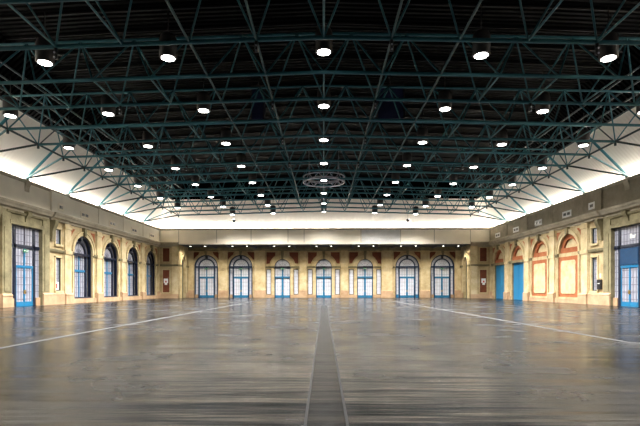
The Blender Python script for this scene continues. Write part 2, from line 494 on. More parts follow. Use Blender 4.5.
ORD = ['first', 'second', 'third', 'fourth', 'fifth', 'sixth', 'seventh', 'eighth', 'ninth', 'tenth']
RZL, RZR = PI / 2, -PI / 2

# ------------------------------------------------------------------ the two side walls
def scroll(m, u, z0, z1, w, proj):
    """console bracket: S-shaped profile swept over its width"""
    n = 14; prof = []
    for i in range(n + 1):
        q = i / n; z = z1 - (z1 - z0) * q
        prof.append((z, .1 + proj * (.95 - .75 * q) * (1 + .18 * math.sin(q * 9))))
    prof = [(z1, 0)] + prof + [(z0, 0)]
    m.profile(prof, u - w / 2, u + w / 2)

CORN = [(8.55, 0), (8.6, .12), (8.8, .16), (8.88, .42), (9.05, .5), (9.2, .62), (9.36, .66), (9.4, .2), (9.4, 0)]
def side_wall(side):
    mp = mpL if side == 'left' else mpR
    rz = RZL if side == 'left' else RZR
    sx = -1 if side == 'left' else 1
    centers = [54.0 + BAY * i for i in range(4)]
    holes = [(43.2, 2.4, 0, 7.38, False), (48.72, .5, 1.4, 4.85, False)]
    w = MB(mp)
    # lower narrow window and upper one need two stacked strips
    w.panel(2, 46.9, 0, 9.4, 0, [holes[0]], -.7)
    w.panel(46.9, 50.4, 0, 5.5, 0, [holes[1]], -.4)
    w.panel(46.9, 50.4, 5.5, 9.4, 0, [(48.72, .5, 6.25, 7.85, False)], -.4)
    w.face([(2, 9.4, 0), (50.4, 9.4, 0), (50.4, ZP, 0), (2, ZP, 0)])
    if side == 'left':
        hs = [(c, 2.14, .5, 5.55, True) for c in centers]
        w.panel(50.4, YE, 0, ZP, 0, hs, -.7)
    else:
        hs = [(centers[0], 2.14, 5.72, 5.72, True), (centers[1], 2.14, 5.72, 5.72, True), (centers[2], 2.14, 0, 5.72, True), (centers[3], 2.14, 0, 5.72, True)]
        w.panel(50.4, YE, 0, ZP, 0, hs, -.45)
    wall = w.build('wall_' + side, M['stone']); tag(wall, kind='structure')
    # pilasters on the bay lines
    for i in range(5):
        u = 50.4 + BAY * i; hw = .62 if i < 4 else .45
        u0, u1 = u - hw, min(u + hw, YE - .02)
        p = MB(mp); p.box(u0, u1, 0, 8.6, 0, .22); p.box(u0 - .1, u1 + (.1 if i < 4 else 0), 8.0, 8.25, 0, .3); p.box(u0 - .06, u1 + (.06 if i < 4 else 0), 5.32, 5.72, 0, .32)
        p.box(u0 - .14, u0 - .02, 1.1, 8.3, 0, .1)
        pl = p.build('pilaster', M['stone_pale'], wall)
        b = MB(mp); b.box(u0 - .12, u1 + (.12 if i < 4 else 0), 0, .95, .02, .42); b.profile([(.95, 0), (.95, .46), (1.05, .42), (1.16, .24), (1.16, 0)], u0 - .12, u1 + (.12 if i < 4 else 0)); b.build('pilaster_base', M['plinth'], pl)
    # plinth and string course between the openings
    pl = MB(mp); st = MB(mp)
    edges = [(50.4, centers[0] - 2.3)] + [(centers[i] + 2.3, centers[i + 1] - 2.3) for i in range(3)] + [(centers[3] + 2.3, YE)]
    for a, b in edges:
        pl.box(a, b, 0, .5, 0, .2)
        st.profile([(5.35, 0), (5.38, .14), (5.5, .2), (5.66, .24), (5.72, .1), (5.72, 0)], a, b)
    for a, b in ((2, 39.4), (46.9, 50.0)):
        pl.box(a, b, 0, 1.0, 0, .26); pl.profile([(1.0, 0), (1.0, .3), (1.1, .26), (1.18, .1), (1.18, 0)], a, b)
        st.profile([(5.35, 0), (5.38, .14), (5.5, .2), (5.66, .24), (5.72, .1), (5.72, 0)], a, b)
    for c in centers:
        if side == 'left': pl.box(c - 2.3, c + 2.3, 0, .5, 0, .16)
    pl.build('plinth', M['plinth'], wall); st.build('string_course', M['stone_old'], wall)
    # arch trims, keystones, spandrel panels
    for c in centers:
        a = MB(mp); zs = 5.55 if side == 'left' else 5.72
        a.band(c, zs, 2.14, 2.5, 0, .12); a.band(c, zs, 2.5, 2.62, 0, .2)
        if side == 'left':
            for s_ in (-1, 1): a.box(c + s_ * 2.14, c + s_ * 2.42, .5, 5.35, 0, .1)
        a.build('arch_moulding', M['stone_pale'], wall)
        k = MB(mp); k.prism([(c - .17, zs + 2.1), (c - .28, 8.6), (c + .28, 8.6), (c + .17, zs + 2.1)], 0, .36); scroll(k, c, zs + 2.2, 8.6, .34, .3); k.build('keystone', M['stone_old'], wall)
        for s_ in (-1, 1):
            t = MB(mp); t.prism([(c + s_ * 2.75, 8.25), (c + s_ * 1.75, 8.25), (c + s_ * 2.3, 7.85), (c + s_ * 2.72, 7.2)], 0, .03)
            t.build('spandrel_panel', M['terracotta'], wall)
    # right: blind arches and blue doors
    if side == 'right':
        for i, c in enumerate(centers):
            l = MB(mp); l.archslab(c, 5.72, 2.13, 5.72, -.45, -.4); l.build('lunette', M['stone_pale'], wall)
            l = MB(mp); l.band(c, 5.72, 1.62, 2.14, -.41, -.18); l.box(c - 2.14, c + 2.14, 5.72, 6.3, -.41, -.1); l.build('lunette_surround', M['terracotta'], wall)
            if i < 2:
                l = MB(mp); l.box(c - 2.2, c + 2.2, .62, 5.3, .0, .04); l.build('blind_panel', M['terracotta'], wall)
                l = MB(mp)
                rr = .35; pts = []
                for cx_, cz_, a0 in ((1.62 - rr, 4.85 - rr, 0), (-1.62 + rr, 4.85 - rr, 90), (-1.62 + rr, 1.05 + rr, 180), (1.62 - rr, 1.05 + rr, 270)):
                    for q in range(6):
                        an = (a0 + q * 18) * PI / 180; pts.append((c + cx_ + rr * math.cos(an), cz_ + rr * math.sin(an)))
                l.prism(pts, .03, .10); l.build('panel_inset', M['stone_pale'], wall)
                l = MB(mp)
                for s_ in (-1, 1): l.box(c + s_ * 2.2, c + s_ * 2.55, .62, 5.35, 0, .16)
                l.box(c - 2.55, c + 2.55, .4, .66, 0, .2); l.build('panel_border', M['stone'], wall)
                b = MB(mp); b.box(c - 2.3, c + 2.3, 0, .42, 0, .16); b.build('plinth', M['plinth'], wall)
    # narrow bay surrounds
    a = MB(mp)
    for z0, z1 in ((1.4, 4.85), (6.25, 7.85)):
        a.box(48.06, 48.22, z0 - .15, z1 + .15, 0, .1); a.box(49.22, 49.38, z0 - .15, z1 + .15, 0, .1)
        a.box(48.06, 49.38, z1, z1 + .18, 0, .14); a.box(48.0, 49.44, z0 - .2, z0, 0, .2)
    a.build('window_surround', M['stone_pale'], wall)
    for (z0, z1, nz, nm) in ((1.4, 4.85, 8, 'tall lower'), (6.25, 7.85, 4, 'short upper')):
        slim_window((sx * W, 48.72, 0), rz, .5, z0, z1, nm + ' slim window beside the portal on the %s wall' % side, M['pane'], nz, 'steel_dark')
    # portal: pilasters, entablature, scrolls
    for s_ in (-1, 1):
        p = MB(mp); u = 43.2 + s_ * 2.98
        p.box(u - .56, u + .56, 0, 8.6, 0, .3); p.box(u - s_ * .56 - .12 * (s_ > 0), u - s_ * .56 + .12 * (s_ < 0), 0, 7.38, -.3, .3)
        p.box(u - .34, u + .34, 1.4, 7.0, .3, .36)
        pl = p.build('portal_pilaster', M['stone_old'], wall)
        b = MB(mp); b.box(u - .64, u + .64, 0, 1.0, .02, .42); b.profile([(1.0, .02), (1.0, .46), (1.1, .42), (1.2, .3), (1.2, .02)], u - .64, u + .64); b.build('pilaster_base', M['plinth'], pl)
        c = MB(mp); scroll(c, 43.2 + s_ * 4.25, 6.5, 8.6, .55, .55); c.build('scroll_bracket', M['stone_old'], wall)
    e = MB(mp); e.box(40.7, 45.7, 7.38, 7.75, 0, .34); e.box(40.75, 45.65, 7.75, 8.6, 0, .2); e.profile([(8.3, .2), (8.36, .34), (8.55, .4), (8.6, .2)], 40.2, 46.2)
    e.build('portal_entablature', M['stone_old'], wall)
    k = MB(mp); scroll(k, 43.2, 7.3, 8.75, .6, .45); k.build('keystone', M['stone_old'], wall)
    # cornice, stepping forward over the narrow bay
    c = MB(mp); c.profile(CORN, 2, YE + .0)
    c.profile([(z, d + .22 if d > 0 else 0) for z, d in CORN], 46.95, 50.2); c.build('cornice', M['cornice'], wall)
    # parapet
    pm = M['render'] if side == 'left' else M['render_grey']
    p = MB(mp); p.box(2, YE, 9.38, 11.45, 0, .2); p.box(46.95, 50.2, 9.38, 11.5, .2, .4)
    p.profile([(9.38, .2), (9.38, .34), (9.5, .34), (9.58, .22), (9.58, .2)], 2, YE)
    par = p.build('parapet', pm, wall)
    k = MB(mp); k.profile([(11.4, .2), (11.46, .26), (11.56, .34), (ZP, .34), (ZP, -.35), (11.4, -.35)], 2, YE); k.build('coping', M['cornice'], par)
    for i in range(5):
        j = MB(mp); u = 50.4 + BAY * i; j.box(u - .30, u - .02 if i == 4 else u + .30, 9.4, 11.45, .2, .27); j.build('joint_pier', pm, par)
    j = MB(mp); scroll(j, 43.2, 10.5, 11.6, .7, .3); j.build('parapet_bracket', M['cornice'], par)
    # vents: white plates with dark slots
    for i, c in enumerate([48.6] + centers):
        hw = .55 if i == 0 else 1.0
        v = empty('parapet_vent', (sx * (W - (.4 if i == 0 else .2)), c, 10.1), rz)
        tag(v, ('single-slot white vent' if i == 0 else 'two-slot white vent, %s along' % ORD[i - 1]) + ' the %s parapet%s' % (side, ' beside the portal' if i == 0 else ' from the portal'), 'vent', 'wall vents in the parapet')
        m = MB(); m.box(-hw, hw, -.36, .36, 0, .03); m.build('vent_plate', M['white'] if side == 'right' else M['fascia'], v)
        for q in ((0,) if i == 0 else (-.42, .42)):
            s_ = MB(); s_.box(q - .3, q + .3, -.15, .15, .03, .05); s_.build('vent_slot', M['black'], v)
    return wall

wallL = side_wall('left'); wallR = side_wall('right')
for i in range(4):
    arched_unit(nextwin(), (-W, 54 + BAY * i, 0), RZL, .5, False, '%s dark-framed arched window from the portal on the left wall' % ORD[i], M['pane'])

# portal doors
def portal(side):
    rz = RZL if side == 'left' else RZR; sx = -1 if side == 'left' else 1
    t = empty(nextdoor(), (sx * (W - .34), 43.2, 0), rz)
    tag(t, 'tall %s double door in the portal of the %s wall' % ('glazed' if side == 'left' else 'part glazed blue', side), 'door', kind='structure')
    for s_ in (-1, 1):
        m = MB(); m.box(s_ * 1.28 - .0, s_ * 1.64, 0, 7.36, -.5, -.33); m.build('door_post', M['navy'], t)
        m = MB(); m.box(s_ * 1.66, s_ * 2.4, .75, 7.36, -.5, -.42); m.build('side_pane', M['pane'], t)
        m = MB(); m.box(s_ * 1.66, s_ * 2.4, 0, .75, -.5, -.25); m.build('stall_riser', M['plinth'], t)
        g = MB(); lattice(g, s_ * 2.03, .37, .75, 7.36, 2, 11, -.42); g.build('glazing_bars', M['bars'], t)
    m = MB(); m.box(-2.4, 2.4, 5.36, 5.68, -.5, -.33); m.box(-2.4, 2.4, 7.26, 7.38, -.5, -.3); m.build('transom', M['navy'], t)
    m = MB(); m.box(-1.3, 1.3, 3.54, 3.78, -.48, -.34); m.build('transom_rail', M['teal'], t)
    m = MB(); m.box(-1.3, 1.3, 0, 7.3, -.5, -.42); m.build('glass_pane', M['pane'], t)
    g = MB(); lattice(g, 0, 1.3, 0, 7.3, 6, 11, -.42); g.build('glazing_bars', M['bars'], t)
    if side == 'left':
        m = MB(); m.box(-.1, .1, 3.7, 5.4, -.46, -.36); m.build('mullion', M['teal'], t)
        m = MB(); m.box(-.05, .05, 5.7, 7.3, -.46, -.3); m.build('fanlight_mullion', M['bars'], t)
    else:
        m = MB(); m.box(-1.3, 1.3, 3.8, 5.34, -.46, -.3); m.build('blue_panel', M['deepblue'], t)
    for s_ in (-1, 1):
        l = MB(); l.box(s_ * .012, s_ * .11, 0, 3.52, -.46, -.36); l.box(s_ * 1.16, s_ * 1.28, 0, 3.52, -.46, -.36); l.box(s_ * .1, s_ * 1.2, 0, .42, -.46, -.36)
        lf = l.build('door_leaf', M['teal'], t)
        h = MB(); h.box(s_ * .02, s_ * .12, 1.15, 1.5, -.36, -.29); h.build('handle', M['brass'], lf)
    return t
portal('left'); portal('right')
exit_sign((-W + .06, 43.2, 5.14), RZL, 'green exit sign over the tall portal door in the left wall')

# lit sign over the right portal
cu = bpy.data.curves.new('bar_letters', 'FONT'); cu.body = 'Bar'; cu.size = .62; cu.extrude = .03; cu.align_x = 'CENTER'; cu.align_y = 'CENTER'
tmp = bpy.data.objects.new('tmp_text', cu); COL.objects.link(tmp)
bpy.context.view_layer.update()
me = bpy.data.meshes.new_from_object(tmp.evaluated_get(bpy.context.evaluated_depsgraph_get()))
bpy.data.objects.remove(tmp)
me.transform(Matrix.Rotation(RZR, 4, 'Z') @ Matrix.Rotation(PI / 2, 4, 'X'))
me.materials.clear(); me.materials.append(M['signwhite'])
so = bpy.data.objects.new('lettered_sign', me); COL.objects.link(so); so.location = (W + .04, 42.75, 6.38)
tag(so, 'white lit lettering in the glass over the right portal door', 'sign')

# blue doors on the right wall
for i in (2, 3):
    c = 54 + BAY * i
    t = empty(nextdoor(), (W, c, 0), RZR); tag(t, 'plain blue double door on the right wall, %s the far corner' % ('farther from' if i == 2 else 'next to'), 'door', kind='structure')
    for s_ in (-1, 1):
        m = MB(); m.box(s_ * .015, s_ * 2.02, .02, 5.36, -.36, -.26); m.box(s_ * .25, s_ * 1.8, .3, 5.1, -.26, -.24); m.build('door_leaf', M['bluedoor'], t)
    m = MB(); m.box(-2.14, -2.02, 0, 5.4, -.44, -.1); m.box(2.02, 2.14, 0, 5.4, -.44, -.1); m.box(-2.14, 2.14, 5.36, 5.72, -.44, .1); m.build('door_frame', M['stone_old'], t)

# small things on the side walls
rs = empty('fire_notice', (-W - .09, 48.72, 1.55), RZL); tag(rs, 'small red and white notice in the slim window by the left portal', 'sign')
m = MB(); m.box(-.3, .3, 0, .75, 0, .03); m.build('notice_board', M['white'], rs)
m = MB(); m.box(-.24, .06, .1, .62, .03, .035); m.build('red_symbol', M['red'], rs)
bb = empty('wall_phone_box', (W, 47.72, 1.55), RZR); tag(bb, 'black box fixed to the right wall between slim window and portal', 'box')
m = MB(); m.box(-.33, .33, 0, 1.0, 0, .2); m.build('box_body', M['black'], bb)
m = MB(); m.box(-.2, .2, .55, .62, .2, .215); m.build('box_label', M['white'], bb)
wn = empty('white_notice', (W, 47.75, 2.65), RZR); tag(wn, 'small white paper notice above the black box on right wall', 'notice')
m = MB(); m.box(-.12, .12, .05, .5, 0, .015); m.build('paper', M['render'], wn)

# ------------------------------------------------------------------ end wall: corner blocks, recess, rear wall
ew = MB(mpF); 
for s_ in (-1, 1):
    a, b = sorted((s_ * W, s_ * XR))
    ew.box(a, b, 0, 9.2, -.3, 0)
blk = ew.build('wall_end_blocks', M['stone']); tag(blk, kind='structure')
for s_ in (-1, 1):
    c = s_ * 26.5
    for z0, z1 in ((1.0, 4.75), (6.15, 8.4)):
        m = MB(mpF); m.box(c - .56, c + .56, z0, z1, 0, .03); m.build('terracotta_panel', M['terradark'], blk)
        m = MB(mpF); m.box(c - .7, c - .56, z0 - .14, z1 + .14, 0, .09); m.box(c + .56, c + .7, z0 - .14, z1 + .14, 0, .09); m.box(c - .7, c + .7, z1, z1 + .14, 0, .09); m.box(c - .7, c + .7, z0 - .14, z0, 0, .09)
        m.build('panel_border', M['stone_pale'], blk)
    m = MB(mpF)
    a, b = sorted((s_ * (W - .0), s_ * (XR)))
    m.box(a, b, 0, .7, 0, .2); m.build('plinth', M['plinth'], blk)
    m = MB(mpF); m.profile([(5.35, 0), (5.38, .14), (5.5, .2), (5.66, .24), (5.72, .1), (5.72, 0)], a, b); m.build('string_course', M['stone_old'], blk)
    m = MB(mpF); p0, p1 = sorted((s_ * 24.4, s_ * 25.5)); m.box(p0, p1, 0, 9.0, 0, .14); m.build('pilaster', M['stone_pale'], blk)
    m = MB(mpF); m.profile(CORN, a, b); m.build('cornice', M['cornice'], blk)
    nt_ = empty('wall_notice', (c + .05 * s_, YE - .03, 2.25)); tag(nt_, 'white notice with red mark on the dark red panel in the %s far corner' % ('left' if s_ < 0 else 'right'), 'notice')
    m = MB(); m.box(-.36, .36, .3, 1.05, 0, .03); m.box(-.2, .22, 0, .3, 0, .03); m.build('notice_board', M['white'], nt_)
    m = MB(); m.box(-.1, .14, .4, .68, .03, .036); m.build('red_symbol', M['red'], nt_)
# fascia across the recess and parapet over the blocks
fa = MB(mpF); fa.box(-W, W, 9.3, 11.5, -.25, .0); fa.box(-XR, XR, 9.05, 9.3, -.25, .06)
fas = fa.build('wall_fascia', M['fascia']); tag(fas, kind='structure')
m = MB(mpF); m.profile([(11.42, 0), (11.48, .08), (11.56, .16), (ZP - .02, .16), (ZP - .02, -.4), (11.42, -.4)], -W, W); m.build('coping', M['cornice'], fas)
m = MB(mpF)
for x in (-24.4, -18, -12.2, -6, -3.3, 6.2, 12.8, 18.4, 24.4): m.box(x - .05, x + .05, 9.3, 11.45, 0, .012)
m.build('panel_joint', M['cornice'], fas)
m = MB(mpF); m.box(6.3, 12.7, 9.32, 11.4, 0, .01); m.build('pale_panel', M['palepanel'], fas)

# recess side walls with a narrow arch each
for s_ in (-1, 1):
    mp = (lambda u, z, d: (-XR + d, u, z)) if s_ < 0 else (lambda u, z, d: (XR - d, u, z))
    w = MB(mp); w.panel(YE, YB, 0, 9.3, 0, [(82.0, 1.2, 0, 5.9, True)], -.5)
    wl = w.build('wall_recess_' + ('left' if s_ < 0 else 'right'), M['stone']); tag(wl, kind='structure')
    m = MB(mp); m.band(82.0, 5.9, 1.2, 1.75, 0, .12, 0); m.prism([(81.8, 7.0), (81.7, 8.3), (82.3, 8.3), (82.2, 7.0)], 0, .2); m.build('arch_moulding', M['stone_pale'], wl)
    m = MB(mp); m.box(83.2, 85.2, 5.35, 5.7, 0, .15); m.box(YE, 80.8, 5.35, 5.7, 0, .15); m.build('string_course', M['stone_old'], wl)
    m = MB(mp); m.box(83.2, 85.2, 0, .9, 0, .15); m.build('plinth', M['plinth'], wl)
    t = empty(nextdoor(), (s_ * XR, 82.0, 0), RZL if s_ < 0 else RZR); tag(t, 'narrow arched olive door in the %s side of the far recess' % ('left' if s_ < 0 else 'right'), 'door', kind='structure')
    m = MB(); m.box(-1.2, 1.2, 0, 5.2, -.48, -.4); m.box(-.9, .9, .3, 4.9, -.4, -.37); m.build('door_leaf', M['olive'], t)
    m = MB(); m.archslab(0, 5.9, 1.2, 5.2, -.48, -.42); m.build('glass_pane', M['navy'], t)

# rear wall
doors_small = [-7.46, 0, 7.41]; doors_big = [-21.25, -15.0, 14.98, 21.25]
w = MB(mpB)
hs = [(x, 1.42, 0, 5.5, True) for x in doors_small] + [(x, 2.14, 0, 5.55, True) for x in doors_big]
for x in doors_small:
    for s_ in (-1, 1): hs.append((x + s_ * 2.46, .42, .55, 5.1, False))
w.panel(-XR, XR, 0, 9.3, 0, hs, -.62)
wb = w.build('wall_back', M['stone']); tag(wb, kind='structure')
pil = [(-3.72, .6), (3.7, .6), (-11.5, .95), (11.3, .95), (-18.12, .8), (18.12, .8), (-23.95, .45), (23.95, .45)]
for x, hw in pil:
    p = MB(mpB); p.box(x - hw, x + hw, 0, 8.5, 0, .25); p.box(x - hw - .06, x + hw + .06, 5.35, 5.72, 0, .34); p.box(x - hw - .08, x + hw + .08, 8.1, 8.35, 0, .33)
    pp = p.build('pilaster', M['stone_pale'], wb)
    b = MB(mpB); b.box(x - hw - .1, x + hw + .1, 0, 1.1, .02, .42); b.profile([(1.1, .02), (1.1, .46), (1.2, .42), (1.3, .25), (1.3, .02)], x - hw - .1, x + hw + .1); b.build('pilaster_base', M['plinth'], pp)
st = MB(mpB); pl = MB(mpB)
ops = sorted([(x, 1.44) for x in doors_small] + [(x, 2.3) for x in doors_big])
x = -XR
for xc, r in ops + [(XR, 0)]:
    if xc - r > x: st.profile([(5.3, 0), (5.34, .14), (5.46, .2), (5.62, .24), (5.68, .1), (5.68, 0)], x, xc - r)
    a, b = x, xc - r
    if b > a: pl.box(a, b, 0, .5, 0, .16)
    x = xc + r
st.build('string_course', M['stone_old'], wb); pl.build('plinth', M['plinth'], wb)
for xc in doors_small:
    a = MB(mpB); a.band(xc, 5.5, 1.42, 2.05, 0, .14); a.band(xc, 5.5, 2.05, 2.15, 0, .2)
    for s_ in (-1, 1): a.box(xc + s_ * 1.44, xc + s_ * 1.9, .5, 5.3, 0, .12)
    a.build('arch_moulding', M['stone_pale'], wb)
    k = MB(mpB); k.prism([(xc - .16, 6.9), (xc - .26, 8.35), (xc + .26, 8.35), (xc + .16, 6.9)], 0, .32); k.build('keystone', M['stone_old'], wb)
    for s_ in (-1, 1):
        t = MB(mpB)
        pts = [(xc + s_ * 2.85, 8.15), (xc + s_ * 1.25, 8.15)] + [(xc + s_ * 2.4 * math.cos(q), 5.5 + 2.4 * math.sin(q)) for q in (1.0, .85, .65, .45, .27)] + [(xc + s_ * 2.85, 6.1)]
        t.prism(pts, 0, .04); t.build('spandrel_panel', M['terradark'], wb)
for xc in doors_big:
    a = MB(mpB); a.band(xc, 5.55, 2.14, 2.42, 0, .14); a.build('arch_moulding', M['stone_pale'], wb)
    k = MB(mpB); k.prism([(xc - .16, 7.65), (xc - .24, 8.35), (xc + .24, 8.35), (xc + .16, 7.65)], 0, .32); k.build('keystone', M['stone_old'], wb)
    for s_ in (-1, 1):
        t = MB(mpB)
        pts = [(xc + s_ * 2.45, 8.2), (xc + s_ * 1.2, 8.2)] + [(xc + s_ * 2.6 * math.cos(q), 5.55 + 2.6 * math.sin(q)) for q in (1.0, .85, .65, .5)]
        pts = [p for p in pts if abs(p[0] - xc) <= 2.45]
        t.prism(pts + [(xc + s_ * 2.45, 6.9)], 0, .04); t.build('spandrel_panel', M['terradark'], wb)
m = MB(mpB); m.profile([(8.4, 0), (8.45, .3), (8.7, .45), (9.0, .5), (9.3, .5), (9.3, 0)], -XR, XR); m.build('cornice', M['stone_old'], wb)
PLACE = ['leftmost', 'second from left', 'third from left', 'middle', 'third from right', 'second from right', 'rightmost']
for i, xc in enumerate(sorted(doors_small + doors_big)):
    if xc in doors_big:
        arched_unit(nextdoor(), (xc, YB, 0), 0, 0, True, '%s of the seven far doors, wide blue arched door with glazed surround' % PLACE[i], M['pane_far'], kick=(i in (5,)), bars='barsfar')
        if i != 5: exit_sign((xc, YB + .18, 5.22), 0, 'green exit sign over the %s of the seven far doors' % PLACE[i])
    else:
        small_door((xc, YB, 0), 0, '%s of the seven far doors, blue glazed arched door between sidelights' % PLACE[i], M['pane_far'])
        exit_sign((xc, YB + .1, 5.22), 0, 'green exit sign over the %s of the seven far doors' % PLACE[i])
        for s_ in (-1, 1):
            slim_window((xc + s_ * 2.46, YB, 0), 0, .42, .55, 5.1, 'slim sidelight %s of the %s far door' % ('left' if s_ < 0 else 'right', PLACE[i]), M['pane_far'], 7, 'navy', 'barsfar')

# soffit of the recess with beams and downlights
s = MB(); s.box(-XR, XR, 9.02, 9.3, -YB, -YE - .2)
sof = s.build('ceiling_recess', M['soffit']); tag(sof, kind='structure')
for k in range(-3, 4):
    for s_ in (-2.1, 2.1):
        x = 7.15 * k + s_
        if abs(x) < XR - .3:
            m = MB(); m.box(x - .2, x + .2, 8.78, 9.03, -YB + .5, -YE - .3); m.build('soffit_beam', M['beam'], sof)
dl = empty('downlight', (0, 0, 0))
m = MB(); m.lathe([(.17, 0), (.2, .02), (.2, .16), (.14, .2)]); m.build('housing', M['beam'], dl)
m = MB(); m.lathe([(.15, -.012), (.15, .006)]); m.build('lens', M['downlens'], dl)
def spot(name, power, angle, blend, rad, col, parent, z):
    l = bpy.data.lights.new(name, 'SPOT'); l.energy = power; l.spot_size = angle * PI / 180; l.spot_blend = blend; l.shadow_soft_size = rad; l.color = col
    o = bpy.data.objects.new(name, l); COL.objects.link(o); o.parent = parent; o.location = (0, 0, z)
    return o
DOWN = 650.; 
spot('lamp_light', DOWN, 150, .5, .12, (1., .93, .8), dl, -.06)
pos = sorted(7.15 * k + s_ for k in range(-3, 4) for s_ in (-1.25, 1.25))
for i, x in enumerate(pos):
    o = dl if i == 0 else copy_tree(dl)
    o.location = (x, YE + 1.1, 8.82)
    tag(o, 'small white recess downlight, number %d from the left of the row over the far doors' % (i + 1), 'downlight', 'downlights under the far fascia')

# ------------------------------------------------------------------ roof: cove, deck
XC, ZK, YK = 24.4, 16.0, 76.0
def slab(name, quads, mat):
    m = MB()
    for q in quads:
        m.b.faces.new([m.b.verts.new(p) for p in q])
    o = m.build(name, mat); tag(o, kind='structure'); return o
XO, ZO, YO = W + .75, 11.5, YE + .75
slab('ceiling_cove_left', [[(-XO, 2, ZO), (-XO, YO, ZO), (-XC, YK, ZK), (-XC, 2, ZK)]], M['cove'])
slab('ceiling_cove_right', [[(XO, 2, ZO), (XO, YO, ZO), (XC, YK, ZK), (XC, 2, ZK)]], M['cove'])
slab('ceiling_cove_end', [[(-XO, YO, ZO), (XO, YO, ZO), (XC, YK, ZK), (-XC, YK, ZK)]], M['cove'])
slab('ceiling_trough', [[(-XO, 2, ZO), (-W, 2, ZO), (-W, YE, ZO), (-XO, YO, ZO)], [(XO, 2, ZO), (W, 2, ZO), (W, YE, ZO), (XO, YO, ZO)], [(-XO, YO, ZO), (-W, YE, ZO), (W, YE, ZO), (XO, YO, ZO)]], M['cove'])
prof = [(-XC, ZK), (-21.5, 18.6), (-14, 19.0), (-7, 19.25), (0, 19.5), (7, 19.25), (14, 19.0), (21.5, 18.6), (XC, ZK)]
q = []
for a, b in zip(prof, prof[1:]):
    q.append([(a[0], 2, a[1]), (b[0], 2, b[1]), (b[0], YK, b[1]), (a[0], YK, a[1])])
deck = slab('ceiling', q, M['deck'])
m = MB(); m.b.faces.new([m.b.verts.new((x, YK, z)) for x, z in prof]); o = m.build('gable', M['deck'], deck)
for s_ in (-1, 1):
    for t_ in (.0, .22, .45, .7):
        x = s_ * (XC - .12 - t_ * 2.6); z = ZK - .12 + t_ * 2.2
        p = bpy.data.objects.new('roof_purlin', UT['steel_dark']); COL.objects.link(p); p.parent = deck
        p.location = (x, 3, z); p.rotation_euler = (-PI / 2, 0, 0); p.scale = (.08, .08, YK - 3)
for i, y in enumerate([y0 * 2.4 for y0 in range(3, 32)]):
    m = MB(lambda u, z, d: (u, d, z))
    for a, b in zip(prof[1:-1], prof[2:-1]):
        m.b.faces.new([m.b.verts.new(v) for v in ((a[0], y - .04, a[1] - .12), (b[0], y - .04, b[1] - .12), (b[0], y + .04, b[1] - .12), (a[0], y + .04, a[1] - .12))])
        m.b.faces.new([m.b.verts.new(v) for v in ((a[0], y - .04, a[1] - .12), (b[0], y - .04, b[1] - .12), (b[0], y - .04, b[1] + .0), (a[0], y - .04, a[1] + .0))])
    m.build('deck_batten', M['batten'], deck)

# ------------------------------------------------------------------ roof trusses (triangular section, all alike)
def make_truss():
    t = empty('roof_truss', (0, 19.8, 13.43))
    N = 7
    L = lambda x, y, z: (x, y, z - 13.43)
    for yy in (-1.8, 1.8):
        for s_ in (-1, 1):
            member('bottom_chord', L(0, yy, zb(0)), L(s_ * N * DX, yy, zb(N * DX)), .1, t)
    for s_ in (-1, 1):
        member('top_chord', L(0, 0, zt(0)), L(s_ * 7.5 * DX, 0, zt(7.5 * DX)), .085, t)
    for yy in (-1.8, 1.8):
        for n in range(-N, N + 1):
            for h in (-.5, .5):
                member('web_diagonal', L(n * DX, yy, zb(n * DX)), L((n + h) * DX, 0, zt((n + h) * DX)), .05, t)
    for n in range(-N, N + 1):
        if abs(n) in (1, 2): continue
        member('bottom_strut', L(n * DX, -1.8, zb(n * DX)), L(n * DX, 1.8, zb(n * DX)), .05, t)
    for s_ in (-1, 1):
        member('cross_brace', L(s_ * 7.5 * DX, 0, zt(7.5 * DX)), L(s_ * 7 * DX, -5.33, zb(7 * DX)), .05, t, 'steel_dark')
    return t
truss = make_truss()
for i in range(8):
    o = truss if i == 0 else copy_tree(truss)
    o.location = (0, 19.8 + BAY * i, 13.43)
    tag(o, 'teal tubular roof truss spanning the hall, %s from the camera' % ORD[i] if i < 7 else 'teal tubular roof truss spanning the hall, farthest one before the white end cove', 'roof truss', 'roof trusses across the hall')
# longitudinal ties
for x, nm in ((-2 * DX, 'outer left'), (-DX, 'inner left'), (DX, 'inner right'), (2 * DX, 'outer right')):
    t = empty('roof_tie', (x, 14.4, zb(x)))
    tag(t, 'teal tube running the length of the roof, %s of four near the centre' % nm, 'roof tie', 'lengthwise roof ties')
    member('tie_tube', (0, 0, 0), (0, 72 - 14.4, 0), .055, t, 'steel_mid')
    if abs(x) < 4:
        for k in range(0, 8):
            y0 = 3.6 + BAY * k + 0 * 14.4
            member('tie_brace', (0, y0 + 3.6, 0), (-.5 * DX if x < 0 else .5 * DX, y0 + 1.8 + 7.2 - 0, zt(x) - zb(x)), .045, t) if y0 + 9 < 58 else None
for s_ in (-1, 1):
    x = s_ * 7 * DX
    t = empty('edge_beam', (x, 14.4, zb(x)))
    tag(t, 'dark teal edge tube of the roof frame beside the %s white cove' % ('left' if s_ < 0 else 'right'), 'roof beam', 'edge beams of the roof frame')
    member('beam_tube', (0, 0, 0), (0, 72 - 14.4, 0), .08, t, 'steel_dark')
    for k in range(17):
        m = MB(); m.tube((0, 3.6 * k, -.32), (0, 3.6 * k, -.02), .09, 6); m.build('node_drop', M['steel_dark'], t)
